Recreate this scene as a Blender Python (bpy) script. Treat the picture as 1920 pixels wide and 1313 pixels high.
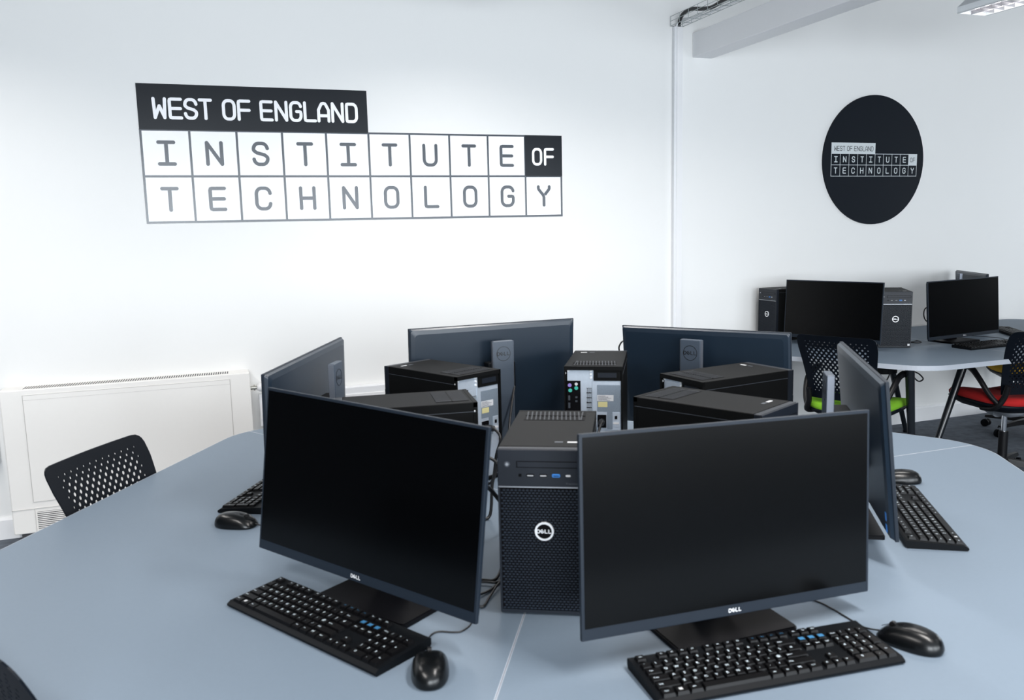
import bpy, bmesh, math, random
from mathutils import Vector, Matrix, Euler
for o in list(bpy.data.objects): bpy.data.objects.remove(o)
SC = bpy.context.scene
COL = SC.collection
rad = math.radians

# ---------------------------------------------------------------- camera
cam_d = bpy.data.cameras.new('camera'); cam = bpy.data.objects.new('camera', cam_d); COL.objects.link(cam)
cam_d.sensor_fit = 'HORIZONTAL'; cam_d.sensor_width = 36.0
cam_d.lens = 1575.43 / 1920 * 36.0
cam_d.clip_start = 0.02
yaw, pit, rol = rad(20.1135), rad(8.1682), rad(1.3441)
fw = Vector((math.sin(yaw)*math.cos(pit), math.cos(yaw)*math.cos(pit), -math.sin(pit)))
rt = Vector((math.cos(yaw), -math.sin(yaw), 0)); dn = fw.cross(rt)
r2 = rt*math.cos(rol) + dn*math.sin(rol); d2 = -rt*math.sin(rol) + dn*math.cos(rol)
M = Matrix((r2, -d2, -fw)).transposed().to_4x4()
M.translation = Vector((0, 0, 1.4822)); cam.matrix_world = M
cam_d.dof.use_dof = True; cam_d.dof.focus_distance = 4.9; cam_d.dof.aperture_fstop = 7.0
SC.camera = cam
# ---------------------------------------------------------------- exposure, world
SC.view_settings.view_transform = 'Standard'; SC.view_settings.look = 'None'
SC.view_settings.gamma = 1; SC.view_settings.use_curve_mapping = False
SC.view_settings.exposure = 0.72
W = bpy.data.worlds.new('sky'); SC.world = W; W.use_nodes = True
bg = W.node_tree.nodes['Background']; bg.inputs[0].default_value = (0.86, 0.93, 1.0, 1); bg.inputs[1].default_value = 2.2

YW = 4.702          # the long wall with the lettering
XL, XR, YB, ZC = -4.2, 8.6, -3.6, 3.15
def area(name, loc, rot, sx, sy, power, color, spread=180):
    l = bpy.data.lights.new(name, 'AREA'); l.shape = 'RECTANGLE'; l.size = sx; l.size_y = sy
    l.energy = power; l.color = color; l.spread = rad(spread)
    o = bpy.data.objects.new(name, l); o.location = loc; o.rotation_euler = rot; COL.objects.link(o); return o
BLUE = (0.88, 0.945, 1.0)
# daylight through the windows behind the camera and in the right-hand wall
WINB = [(-1.9, 0.5), (0.9, 3.3), (3.7, 6.1)]       # x ranges, back wall
WINR = [(2.0, 2.9), (3.2, 4.2)]                  # y ranges, right wall
WZ0, WZ1 = 0.85, 2.35
for i, (a, b) in enumerate(WINB):
    area('window_daylight', ((a+b)/2, YB+0.03, (WZ0+WZ1)/2), (rad(90), 0, 0), b-a-.1, WZ1-WZ0-.1, (125, 85, 50)[i], BLUE)
for i, (a, b) in enumerate(WINR):
    area('window_daylight', (XR-0.03, (a+b)/2, (WZ0+WZ1)/2), (rad(90), 0, rad(90)), b-a-.1, WZ1-WZ0-.1, 9, BLUE)

# ---------------------------------------------------------------- materials
MAT = {}
def mat(name, col, rough=.5, metal=0, spec=.5, noise=0, nscale=50, bump=0, bscale=300, emit=0, ecol=None, sheen=0):
    m = bpy.data.materials.new(name); m.use_nodes = True; nt = m.node_tree; b = nt.nodes['Principled BSDF']
    b.inputs['Base Color'].default_value = (*col, 1); b.inputs['Roughness'].default_value = rough
    b.inputs['Metallic'].default_value = metal; b.inputs['Specular IOR Level'].default_value = spec
    if sheen: b.inputs['Sheen Weight'].default_value = sheen
    if emit:
        b.inputs['Emission Color'].default_value = (*(ecol or col), 1); b.inputs['Emission Strength'].default_value = emit
    tc = nt.nodes.new('ShaderNodeTexCoord')
    n = nt.nodes.new('ShaderNodeTexNoise'); n.inputs['Scale'].default_value = nscale; n.inputs['Detail'].default_value = 4
    nt.links.new(tc.outputs['Object'], n.inputs['Vector'])
    r = nt.nodes.new('ShaderNodeMapRange'); r.inputs['To Min'].default_value = 1-noise; r.inputs['To Max'].default_value = 1+noise
    nt.links.new(n.outputs['Fac'], r.inputs['Value'])
    mx = nt.nodes.new('ShaderNodeVectorMath'); mx.operation = 'SCALE'; mx.inputs[0].default_value = col
    nt.links.new(r.outputs['Result'], mx.inputs['Scale']); nt.links.new(mx.outputs[0], b.inputs['Base Color'])
    if bump:
        n2 = nt.nodes.new('ShaderNodeTexNoise'); n2.inputs['Scale'].default_value = bscale; nt.links.new(tc.outputs['Object'], n2.inputs['Vector'])
        bp = nt.nodes.new('ShaderNodeBump'); bp.inputs['Strength'].default_value = bump; bp.inputs['Distance'].default_value = .001
        nt.links.new(n2.outputs['Fac'], bp.inputs['Height']); nt.links.new(bp.outputs['Normal'], b.inputs['Normal'])
    MAT[name] = m; return m
mat('wall_paint', (.82, .82, .81), .6, noise=.01, nscale=3)
mat('wall_dark', (.05, .055, .065), .7, noise=.01, nscale=3)  # for the unseen side walls, darkened so the screens reflect black
mat('ceiling_paint', (.45, .45, .45), .8)
mat('trim_paint', (.82, .82, .83), .35, noise=.01)
mat('trunking_plastic', (.80, .81, .83), .35, noise=.01)
mat('carpet', (.098, .115, .140), .95, noise=.6, nscale=18, bump=.6, bscale=500)
mat('laminate', (.138, .177, .223), .5, spec=.25, noise=.03, nscale=120, bump=.05, bscale=600)
mat('laminate_edge', (.36, .39, .44), .4, noise=.02)
mat('seam_edge', (.55, .57, .60), .4)
mat('black_plastic', (.002, .0028, .004), .55, spec=.10, noise=.1, nscale=200)
mat('shell_plastic', (.009, .018, .031), .34, spec=.55, noise=.1, nscale=200, bump=.15, bscale=900)
mat('bezel_plastic', (.009, .014, .022), .42, spec=.25, noise=.05)
mat('screen_glass', (.0002, .0003, .0005), .20, spec=.22, noise=.02)
mat('base_plastic', (.002, .002, .003), .45, spec=.12, noise=.05)
mat('neck_edge', (.20, .22, .26), .3, metal=.6)
mat('case_steel', (.0042, .0045, .0048), .55, spec=.08, noise=.1, nscale=300, bump=.15, bscale=900)
mat('bezel_grey', (.008, .011, .017), .42, spec=.3, noise=.08, nscale=200)
mat('grille_black', (.002, .002, .003), .6, spec=.08)
mat('grille_bar', (.015, .021, .032), .35, spec=.3)
mat('neck_grey', (.050, .066, .090), .4)
mat('slot_light', (.050, .058, .072), .4)
mat('silver_line', (.45, .47, .5), .3, metal=.7)
mat('logo_silver', (.85, .86, .88), .3, metal=.2)
mat('logo_dim', (.0015, .0015, .002), .5)
mat('galvanised', (.60, .67, .76), .38, metal=.55, noise=.08, nscale=80)
mat('psu_mesh', (.25, .30, .36), .45, metal=.5, noise=.35, nscale=500)
mat('label_yellow', (.55, .50, .25), .5)
mat('label_white', (.55, .56, .58), .5)
mat('label_print', (.1, .1, .12), .6)
mat('port_blue', (.03, .20, .60), .4)
mat('port_purple', (.28, .2, .55), .4)
mat('port_green', (.05, .42, .33), .4)
mat('key_black', (.0015, .0015, .002), .42, spec=.18, noise=.1)
mat('key_legend', (.75, .86, .95), .5)
mat('key_legend_blue', (.03, .14, .28), .5)
mat('mouse_black', (.002, .0025, .003), .27, spec=.3, noise=.05)
mat('cable_black', (.004, .004, .005), .45)
mat('chair_black', (.0015, .003, .006), .42, spec=.15, noise=.1, bump=.1, bscale=700)
mat('chair_frame', (.003, .003, .004), .4, spec=.3)
mat('fabric_green', (.15, .36, .008), .9, noise=.12, nscale=400, bump=.5, bscale=900)
mat('fabric_red', (.34, .002, .002), .9, noise=.12, nscale=400, bump=.5, bscale=900)
mat('fabric_yellow', (.62, .36, .02), .9, noise=.12, nscale=400, bump=.5, bscale=900)
mat('fabric_blue', (.02, .08, .35), .9, noise=.12, nscale=400, bump=.5, bscale=900)
mat('chrome', (.8, .82, .85), .12, metal=1)
mat('mechanism_grey', (.28, .30, .33), .4)
mat('leg_metal', (.006, .008, .011), .22, spec=.5)
mat('heater_enamel', (.84, .82, .79), .35, noise=.01)
mat('heater_gap', (.60, .58, .56), .6)
mat('heater_dark', (.05, .05, .055), .6)
mat('brass', (.6, .58, .52), .25, metal=.9)
mat('vinyl_dark', (.004, .007, .012), .26, spec=.18, noise=.05)
mat('vinyl_grey', (.022, .032, .048), .26, spec=.5, noise=.05)
mat('vinyl_white', (.90, .90, .93), .36, noise=.01)
mat('disc_black', (.003, .006, .011), .6, spec=.15, noise=.05)
mat('disc_white', (.62, .66, .68), .5)
mat('wire_galv', (.40, .44, .44), .4, metal=.5)
mat('beam_paint', (.86, .865, .88), .6, noise=.01)
mat('lamp_case', (.82, .85, .87), .4)
mat('lamp_tube', (1, 1, 1), .5, emit=3, ecol=(1, .97, .95))
mat('louvre_metal', (.30, .30, .32), .35, metal=.6)
mat('window_frame', (.7, .7, .7), .4)

# ---------------------------------------------------------------- mesh builder
class MB:
    def __init__(s): s.v = []; s.f = []; s.m = []; s.mats = []; s.sm = []
    def slot(s, name):
        if name not in s.mats: s.mats.append(name)
        return s.mats.index(name)
    def add(s, vs, fs, mname, smooth=False):
        o = len(s.v); k = s.slot(mname); s.v += [tuple(v) for v in vs]
        for f in fs: s.f.append(tuple(i+o for i in f)); s.m.append(k); s.sm.append(smooth)
    def box(s, x0, x1, y0, y1, z0, z1, m, M=None, bev=0):
        if bev > 0:
            b = min(bev, (x1-x0)/2.01, (y1-y0)/2.01, (z1-z0)/2.01)
            bm = bmesh.new(); bmesh.ops.create_cube(bm, size=1)
            for v in bm.verts: v.co = Vector((x0+(v.co.x+.5)*(x1-x0), y0+(v.co.y+.5)*(y1-y0), z0+(v.co.z+.5)*(z1-z0)))
            bmesh.ops.bevel(bm, geom=bm.edges[:], offset=b, segments=2, affect='EDGES', profile=.5)
            bm.verts.ensure_lookup_table()
            vs = [v.co.copy() for v in bm.verts]; fs = [[v.index for v in f.verts] for f in bm.faces]; bm.free()
        else:
            vs = [Vector((x, y, z)) for x in (x0, x1) for y in (y0, y1) for z in (z0, z1)]
            fs = [(0,1,3,2),(4,6,7,5),(0,4,5,1),(2,3,7,6),(0,2,6,4),(1,5,7,3)]
        if M is not None: vs = [M @ v for v in vs]
        s.add(vs, fs, m)
    def prism(s, pts, z0, z1, m, M=None, smooth=False):     # polygon in xy, extruded in z
        n = len(pts); vs = [Vector((p[0], p[1], z0)) for p in pts] + [Vector((p[0], p[1], z1)) for p in pts]
        if M is not None: vs = [M @ v for v in vs]
        s.add(vs, [tuple(range(n-1, -1, -1)), tuple(range(n, 2*n))], m)
        s.add(vs, [(i, (i+1) % n, n+(i+1) % n, n+i) for i in range(n)], m, smooth)
    def tube(s, pts, r, m, n=8, caps=True, M=None):          # pts 3d; r number or list
        pts = [Vector(p) for p in pts]; k = len(pts); rs = r if isinstance(r, (list, tuple)) else [r]*k
        vs = []; up = Vector((0, 0, 1)); prev = None
        for i, p in enumerate(pts):
            t = (pts[min(i+1, k-1)] - pts[max(i-1, 0)]).normalized()
            if prev is None:
                a = t.cross(up if abs(t.z) < .9 else Vector((1, 0, 0))).normalized()
            else:
                a = (prev - t*prev.dot(t)).normalized()
            prev = a; b = t.cross(a)
            for j in range(n):
                an = 2*math.pi*j/n; vs.append(p + (a*math.cos(an) + b*math.sin(an))*rs[i])
        if M is not None: vs = [M @ v for v in vs]
        fs = [(i*n+j, i*n+(j+1) % n, (i+1)*n+(j+1) % n, (i+1)*n+j) for i in range(k-1) for j in range(n)]
        s.add(vs, fs, m, True)
        if caps: s.add(vs, [tuple(range(n-1, -1, -1)), tuple(range((k-1)*n, k*n))], m)
    def loft(s, rings, m, caps=True, M=None, smooth=True):   # rings: lists of equal length
        n = len(rings[0]); vs = [Vector(p) for r in rings for p in r]
        if M is not None: vs = [M @ v for v in vs]
        s.add(vs, [(i*n+j, i*n+(j+1) % n, (i+1)*n+(j+1) % n, (i+1)*n+j) for i in range(len(rings)-1) for j in range(n)], m, smooth)
        if caps: s.add(vs, [tuple(range(n-1, -1, -1)), tuple(range((len(rings)-1)*n, len(rings)*n))], m)
    def build(s, name, parent=None, loc=None, M=None):
        me = bpy.data.meshes.new(name); me.from_pydata(s.v, [], s.f)
        for nm in s.mats: me.materials.append(MAT[nm])
        for i, p in enumerate(me.polygons): p.material_index = s.m[i]; p.use_smooth = s.sm[i]
        me.update()
        bm = bmesh.new(); bm.from_mesh(me); bmesh.ops.recalc_face_normals(bm, faces=bm.faces[:]); bm.to_mesh(me); bm.free()
        o = bpy.data.objects.new(name, me); COL.objects.link(o)
        if parent is not None: o.parent = parent
        if M is not None: o.matrix_local = M
        if loc is not None: o.location = loc
        return o
def rrect(x0, x1, y0, y1, r, n=6):
    out = []
    for cx, cy, a0 in ((x1-r, y1-r, 0), (x0+r, y1-r, 90), (x0+r, y0+r, 180), (x1-r, y0+r, 270)):
        for i in range(n+1):
            a = rad(a0+90*i/n); out.append((cx+r*math.cos(a), cy+r*math.sin(a)))
    return out
def circ(cx, cy, r, n=24): return [(cx+r*math.cos(2*math.pi*i/n), cy+r*math.sin(2*math.pi*i/n)) for i in range(n)]
def tag(o, label, cat=None, group=None):
    o['label'] = label
    if cat: o['category'] = cat
    if group: o['group'] = group
    return o
def thing(name, label, cat, loc=(0,0,0), rz=0, group=None):
    o = bpy.data.objects.new(name, None); COL.objects.link(o); o.empty_display_size = .05
    o.location = loc; o.rotation_euler = (0, 0, rz); return tag(o, label, cat, group)
def dup(root, loc, rz, label, group=None):
    r = root.copy(); COL.objects.link(r); r.location = loc; r.rotation_euler = (0, 0, rz); r['label'] = label
    if group: r['group'] = group
    for ch in list(root.children):
        c = ch.copy(); COL.objects.link(c); c.parent = r
        for g in list(ch.children):
            d = g.copy(); COL.objects.link(d); d.parent = c
    return r
def struct(o): o['kind'] = 'structure'; return o

# ---------------------------------------------------------------- stroke lettering
def arc(cx, cy, rx, ry, a0, a1, n=6):
    return [(cx+rx*math.cos(rad(a0+(a1-a0)*i/n)), cy+ry*math.sin(rad(a0+(a1-a0)*i/n))) for i in range(n+1)]
Q = .28
def G(ch):   # glyph strokes in a box x -0.36..0.36, y 0..1 (y up)
    w = .36; q = Q
    return {
    'I': [[(-w,1),(w,1)],[(0,1),(0,0)],[(-w,0),(w,0)]],
    'N': [[(-w,0),(-w,1),(w,0),(w,1)]],
    'S': [arc(w-q,1-q,q,q,8,90)+arc(-w+q,1-q,q,q,90,180)+[(-w+.01,.66),(-.20,.55),(.20,.45),(w-.01,.34)]+arc(w-q,q,q,q,-5,-90)+arc(-w+q,q,q,q,-90,-172)],
    'T': [[(-w,1),(w,1)],[(0,1),(0,0)]],
    'U': [[(-w,1)]+arc(-w+q,q,q,q,180,270)+arc(w-q,q,q,q,270,360)+[(w,1)]],
    'E': [[(w,1),(-w,1),(-w,0),(w,0)],[(-w,.5),(w*.9,.5)]],
    'F': [[(w,1),(-w,1),(-w,0)],[(-w,.5),(w*.95,.5)]],
    'O': [arc(w-q,1-q,q,q,0,90)+arc(-w+q,1-q,q,q,90,180)+arc(-w+q,q,q,q,180,270)+arc(w-q,q,q,q,270,360)+[(w,1-q)]],
    'C': [arc(w-q,1-q,q,q,6,90)+arc(-w+q,1-q,q,q,90,180)+arc(-w+q,q,q,q,180,270)+arc(w-q,q,q,q,270,354)],
    'G': [arc(w-q,1-q,q,q,14,90)+arc(-w+q,1-q,q,q,90,180)+arc(-w+q,q,q,q,180,270)+arc(w-q,q,q,q,270,360)+[(w,.50),(.06,.50)]],
    'H': [[(-w,0),(-w,1)],[(w,0),(w,1)],[(-w,.5),(w,.5)]],
    'L': [[(-w,1),(-w,0),(w,0)]],
    'Y': [[(-w,1),(-w,.88),(0,.5),(0,0)],[(w,1),(w,.88),(0,.5)]],
    'W': [[(-w,1),(-w*.85,0),(0,.62),(w*.85,0),(w,1)]],
    'A': [[(-w,0),(-w,.62),(-w*.35,1),(w*.35,1),(w,.62),(w,0)],[(-w,.3),(w,.3)]],
    'D': [[(-w,0),(-w,1)]+arc(w-q,1-q,q,q,90,0)+arc(w-q,q,q,q,0,-90)+[(-w,0)]],
    }[ch]
def soften(pts, closed, q):
    """round the sharp corners of a polyline"""
    n = len(pts); out = []
    for i in range(n):
        if not closed and i in (0, n-1): out.append(pts[i]); continue
        p = pts[i]; a = pts[i-1]-p; b = pts[(i+1) % n]-p; la, lb = a.length, b.length
        if la < 1e-7 or lb < 1e-7: continue
        if math.pi-a.angle(b) < rad(35): out.append(p); continue
        t = min(q, la*.45, lb*.45); s0 = p+a/la*t; s1 = p+b/lb*t
        out += [s0, (s0+s1)*.25+p*.5, s1]
    return out
def stroke(mb, strokes, cx, cy, h, wscale, r, m, M, zt=0.0, xf=None):
    """flat round-ended strokes without overlaps; M maps (x right, y up, z out)"""
    S = []
    for st in strokes:
        pts = [Vector((p[0]*wscale*h, p[1]*h)) for p in st]
        pts = [p for i, p in enumerate(pts) if i == 0 or (p-pts[i-1]).length > 1e-6]
        closed = (pts[0]-pts[-1]).length < 1e-5
        if closed: S.append([pts[:-1], True]); continue
        cur = [pts[0]]                      # split at acute corners
        for i in range(1, len(pts)-1):
            cur.append(pts[i])
            if (pts[i]-pts[i-1]).angle(pts[i+1]-pts[i]) > rad(100): S.append([cur, False]); cur = [pts[i]]; acute = True
        cur.append(pts[-1]); S.append([cur, False])
    def touches(p, k):
        for j, (q, cl) in enumerate(S):
            if j == k or min((p-q[0]).length, (p-q[-1]).length) < h*.01: continue
            for a, b in zip(q, q[1:]+(q[:1] if cl else [])):
                d = b-a
                if d.length < 1e-7: continue
                t = max(0, min(1, (p-a).dot(d)/d.dot(d)))
                if (a+d*t-p).length < h*.012: return True
        return False
    for k, (pts, closed) in enumerate(S):
        butt = [False, False]
        if not closed:
            pts = list(pts)
            for e, (i0, i1) in enumerate(((0, 1), (-1, -2))):
                if touches(pts[i0], k):
                    d = pts[i1]-pts[i0]
                    if d.length > r*1.2: pts[i0] = pts[i0]+d.normalized()*r*.999; butt[e] = True
        pts = soften(pts, closed, r*1.1); n = len(pts)
        L, Rr = [], []
        for i in range(n):
            a = pts[i-1] if (closed or i > 0) else None; b = pts[(i+1) % n] if (closed or i < n-1) else None
            d1 = (pts[i]-a).normalized() if a is not None else (b-pts[i]).normalized()
            d2 = (b-pts[i]).normalized() if b is not None else d1
            n1 = Vector((-d1.y, d1.x)); n2 = Vector((-d2.y, d2.x)); mm = (n1+n2)
            mm = mm.normalized() if mm.length > 1e-6 else n1
            o = mm*min(r*2.2, r/max(.2, mm.dot(n1))); L.append(pts[i]+o); Rr.append(pts[i]-o)
        def V(p):
            p = Vector((p.x, p.y, 0))
            if xf: p = xf @ p
            return M @ Vector((p.x+cx, p.y+cy, zt+.00025*k))
        vs = [V(p) for p in L]+[V(p) for p in Rr]; m_ = n if closed else n-1
        mb.add(vs, [(i, (i+1) % n, n+(i+1) % n, n+i) for i in range(m_)], m)
        if not closed:
            for e, (i0, i1) in enumerate(((0, 1), (n-1, n-2))):
                if butt[e]: continue
                d = (pts[i0]-pts[i1]).normalized(); a0 = math.atan2(d.y, d.x)
                mb.add([V(pts[i0]+Vector((math.cos(a0+t*math.pi/16), math.sin(a0+t*math.pi/16)))*r) for t in range(-8, 9)], [tuple(range(17))], m)
def dell(mb, cx, cy, h, r, m, M, zt=0):
    """the four letters, the second one tipped up on its corner"""
    w = .4
    D = [[(-w,0),(-w,1)]+arc(0,.5,w,.5,90,-90,8)+[(-w,0)]]
    E = [[(w,1),(-w,1),(-w,0),(w,0)],[(-w,.5),(w,.5)]]
    L = [[(-w*.8,1),(-w*.8,0),(w*.8,0)]]
    step = h*1.12
    stroke(mb, D, cx-1.55*step, cy-h/2, h, 1, r, m, M, zt)
    R = Matrix.Rotation(rad(38), 4, 'Z')
    stroke(mb, [[(p[0]*.9, (p[1]-.5)*.85) for p in s] for s in E], cx-.55*step, cy, h, 1, r, m, M, zt+1e-4*0, R)
    stroke(mb, L, cx+.5*step, cy-h/2, h, 1, r, m, M, zt)
    stroke(mb, L, cx+1.45*step, cy-h/2, h, 1, r, m, M, zt)
def ring(mb, cx, cy, r0, r1, z0, z1, m, M, n=32):
    rg = [[(cx+r*math.cos(2*math.pi*j/n), cy+r*math.sin(2*math.pi*j/n), z) for j in range(n)] for r, z in ((r0,z0),(r0,z1),(r1,z1),(r1,z0),(r0,z0))]
    mb.loft(rg, m, caps=False, M=M, smooth=False)
def text_mesh(s, size):
    cu = bpy.data.curves.new('t', 'FONT'); cu.body = s; cu.size = size; cu.align_x = 'CENTER'; cu.align_y = 'CENTER'; cu.resolution_u = 2
    o = bpy.data.objects.new('t', cu); COL.objects.link(o)
    dg = bpy.context.evaluated_depsgraph_get(); me = bpy.data.meshes.new_from_object(o.evaluated_get(dg))
    vs = [v.co.copy() for v in me.vertices]; fs = [tuple(p.vertices) for p in me.polygons]
    bpy.data.objects.remove(o); bpy.data.curves.remove(cu); bpy.data.meshes.remove(me); return vs, fs

# ================================================================= ROOM
def panel_wall(name, axis, pos, thick, a0, a1, holes, m='wall_paint'):
    """wall with rectangular openings; axis 'y' => plane y=pos running in x"""
    mb = MB(); cuts = sorted(holes)
    def bx(u0, u1, z0, z1):
        if u1-u0 < 1e-4: return
        lo, hi = (pos, pos+thick) if thick > 0 else (pos+thick, pos)
        if axis == 'y': mb.box(u0, u1, lo, hi, z0, z1, m)
        else: mb.box(lo, hi, u0, u1, z0, z1, m)
    u = a0
    for h0, h1 in cuts:
        bx(u, h0, 0, ZC); bx(h0, h1, 0, WZ0); bx(h0, h1, WZ1, ZC); u = h1
    bx(u, a1, 0, ZC)
    return struct(mb.build(name))
panel_wall('wall_back', 'y', YW, .15, XL-.15, XR+.15, [])
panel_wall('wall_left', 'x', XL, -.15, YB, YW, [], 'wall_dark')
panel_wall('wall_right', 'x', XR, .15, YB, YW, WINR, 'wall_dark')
panel_wall('wall_front', 'y', YB, -.15, XL-.15, XR+.15, WINB)
mb = MB(); mb.box(XL, XR, YB, YW, -.1, 0, 'carpet'); struct(mb.build('floor'))
mb = MB(); mb.box(XL-.15, XR+.15, YB-.15, YW+.15, ZC, ZC+.1, 'ceiling_paint'); struct(mb.build('ceiling'))
k = 0
def window(axis, pos, a, b):
    global k; k += 1
    mb = MB(); t = .05
    def bx(u0, u1, z0, z1):
        if axis == 'y': mb.box(u0, u1, pos-.10, pos-.05, z0, z1, 'window_frame')
        else: mb.box(pos+.05, pos+.10, u0, u1, z0, z1, 'window_frame')
    bx(a, b, WZ0, WZ0+t); bx(a, b, WZ1-t, WZ1); bx(a, a+t, WZ0+t, WZ1-t); bx(b-t, b, WZ0+t, WZ1-t); c = (a+b)/2; bx(c-t/2, c+t/2, WZ0+t, WZ1-t)
    struct(mb.build('window_%d' % k))
for a, b in WINB: window('y', YB, a, b)
for a, b in WINR: window('x', XR, a, b)
# skirting with a small bevelled top
def skirting(name, x0, x1):
    mb = MB(); mb.prism([(0, 0), (-.018, 0), (-.018, .098), (-.008, .112), (0, .112)], x0, x1, 'trim_paint',
        Matrix(((0,0,1,0),(1,0,0,YW),(0,1,0,0),(0,0,0,1)))); struct(mb.build(name))
skirting('baseboard_back', XL, XR)
mb = MB(); mb.box(XR-.018, XR, YB, YW-.02, 0, .112, 'trim_paint'); struct(mb.build('baseboard_right'))

# vertical trunking and the dado trunking: fixed runs of white plastic channel
t = thing('cable_trunking', 'white vertical plastic cable trunking running up the wall between the two logos', 'cable trunking', (2.848, YW, 0))
mb = MB(); mb.box(-.030, .030, -.030, 0, .113, 2.688, 'trunking_plastic', bev=.003); mb.build('channel', t)
mb = MB(); mb.box(-.014, .026, -.034, -.030, .113, 2.686, 'trim_paint', bev=.001); mb.build('cover', t)
t = thing('dado_trunking', 'white horizontal dado trunking behind the monitors, right of the heater', 'cable trunking', (0, YW, 0))
mb = MB(); mb.box(.245, 2.817, -.05, 0, .455, .632, 'trunking_plastic', bev=.006); mb.build('channel', t)
mb = MB(); mb.box(.247, 2.815, -.055, -.05, .495, .592, 'trim_paint', bev=.002); mb.build('cover', t)
t = thing('dado_trunking', 'white horizontal dado trunking at the left edge, left of the heater', 'cable trunking', (0, YW, 0))
mb = MB(); mb.box(XL+.02, -1.0, -.05, -.001, .395, .572, 'trunking_plastic', bev=.006); mb.build('channel', t)
mb = MB(); mb.box(XL+.002, -1.002, -.055, -.05, .435, .532, 'trim_paint', bev=.002); mb.build('cover', t)

# beam box on the wall, coming toward the viewer
mb = MB(); mb.box(2.963, 3.105, YB+.001, YW-.001, 2.515, 2.662, 'beam_paint', bev=.004)
o = mb.build('trim_1'); struct(o)

# wire basket tray
t = thing('cable_tray', 'galvanised wire basket cable tray above the vertical trunking', 'cable tray', (2.800, YW-.01, 2.692))
mb = MB(); L = 3.2; wt = .085; ht = .055; r = .0016
for (x, z) in ((0, ht), (0, ht*.5), (0, 0), (wt/2, 0), (wt, 0), (wt, ht*.55)): mb.tube([(x, 0, z), (x, -L, z)], r, 'wire_galv', 6)
for i in range(int(L/.1)+1):
    y = -i*.1-.003; mb.tube([(0, y, ht), (0, y, 0)], r, 'wire_galv', 6); mb.tube([(0, y, 0), (wt, y, 0)], r, 'wire_galv', 6); mb.tube([(wt, y, 0), (wt, y, ht*.55)], r, 'wire_galv', 6)
mb.build('basket', t)
mb = MB()
for y in (-.9, -2.1):
    for x in (-.004, wt+.004): mb.tube([(x, y, 0), (x, y, ZC-2.692)], .004, 'wire_galv', 8)
    mb.box(-.01, wt+.01, y-.01, y+.01, -.006, -.002, 'wire_galv')
mb.build('hanger', t)
def smoothpath(P, n=6):
    P = [Vector(p) for p in P]; out = []
    for i in range(len(P)-1):
        p0 = P[max(i-1, 0)]; p1 = P[i]; p2 = P[i+1]; p3 = P[min(i+2, len(P)-1)]
        for j in range(n):
            s = j/n; out.append(.5*((2*p1)+(p2-p0)*s+(2*p0-5*p1+4*p2-p3)*s*s+(3*p1-p0-3*p2+p3)*s**3))
    out.append(P[-1]); return out
mb = MB()
P = [(2.856, YW-.016, 2.690), (2.850, YW-.03, 2.712), (2.836, YW-.09, 2.742), (2.835, YW-.18, 2.752), (2.842, YW-.29, 2.728), (2.842, YW-.40, 2.712), (2.838, YW-.56, 2.722), (2.838, YW-.8, 2.712), (2.838, YW-1.6, 2.712), (2.838, YW-3.1, 2.712)]
mb.tube(smoothpath(P), .0115, 'cable_black', 10)
tag(mb.build('tray_cable'), 'thick black cable snaking along the wire tray', 'cable')
mb = MB(); mb.tube(smoothpath([(2.838, YW-.018, 2.689), (2.842, YW-.03, 2.71), (2.862, YW-.07, 2.724), (2.868, YW-.3, 2.700), (2.868, YW-1, 2.700), (2.868, YW-3, 2.700)]), .006, 'trunking_plastic', 8)
tag(mb.build('tray_cable'), 'thin white cable lying in the wire tray beside the black one', 'cable')

# ---------------------------------------------------------------- ceiling lights
def luminaire(x, y, z, L, label, on=8):
    t = thing('ceiling_light', label, 'ceiling light', (x, y, z), 0, 'suspended louvred lights')
    wd = .20
    mb = MB(); sec = [(-wd/2, 0), (-wd/2, .03), (-.03, .085), (.03, .085), (wd/2, .03), (wd/2, 0)]
    # casing: sides, sloped top and end plates, open below
    Mx = Matrix(((1,0,0,0),(0,0,-1,0),(0,1,0,0),(0,0,0,1)))
    for i in range(5):
        a, b = sec[i], sec[i+1]
        mb.add([(a[0],0,a[1]),(b[0],0,b[1]),(b[0],-L,b[1]),(a[0],-L,a[1])], [(0,1,2,3)], 'lamp_case')
    for yy in (0, -L): mb.add([(p[0], yy, p[1]) for p in sec], [tuple(range(6))], 'lamp_case')
    mb.box(-wd/2, -wd/2+.012, -L, 0, -.002, .001, 'lamp_case'); mb.box(wd/2-.012, wd/2, -L, 0, -.002, .001, 'lamp_case')
    mb.build('casing', t)
    for s in (-.045, .045):
        m2 = MB(); m2.tube([(s, -.03, .022), (s, -L+.03, .022)], .013, 'lamp_tube', 10); m2.build('lamp_tube', t)
    mb = MB(); n = int(L/.06)
    for i in range(1, n): mb.box(-wd/2+.012, wd/2-.012, -i*.06-.0008, -i*.06+.0008, 0, .022, 'louvre_metal')
    mb.box(-.003, .003, -L, 0, 0, .03, 'louvre_metal')
    mb.build('louvre', t)
    mb = MB()
    for yy in (-.25, -L+.25): mb.tube([(0, yy, .085), (0, yy, ZC-z)], .0015, 'wire_galv', 6)
    mb.build('suspension_wire', t)
    if on: area('added_tube_light', (x, y-L/2, z-.012), (0, 0, 0), wd*.8, L, on, (1.0, .965, .93), 150)  # area lamp, only under the added unseen fittings
    return t
luminaire(3.895, 3.49, 2.545, 1.5, 'suspended louvred fluorescent light in the top right corner', 0)
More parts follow.
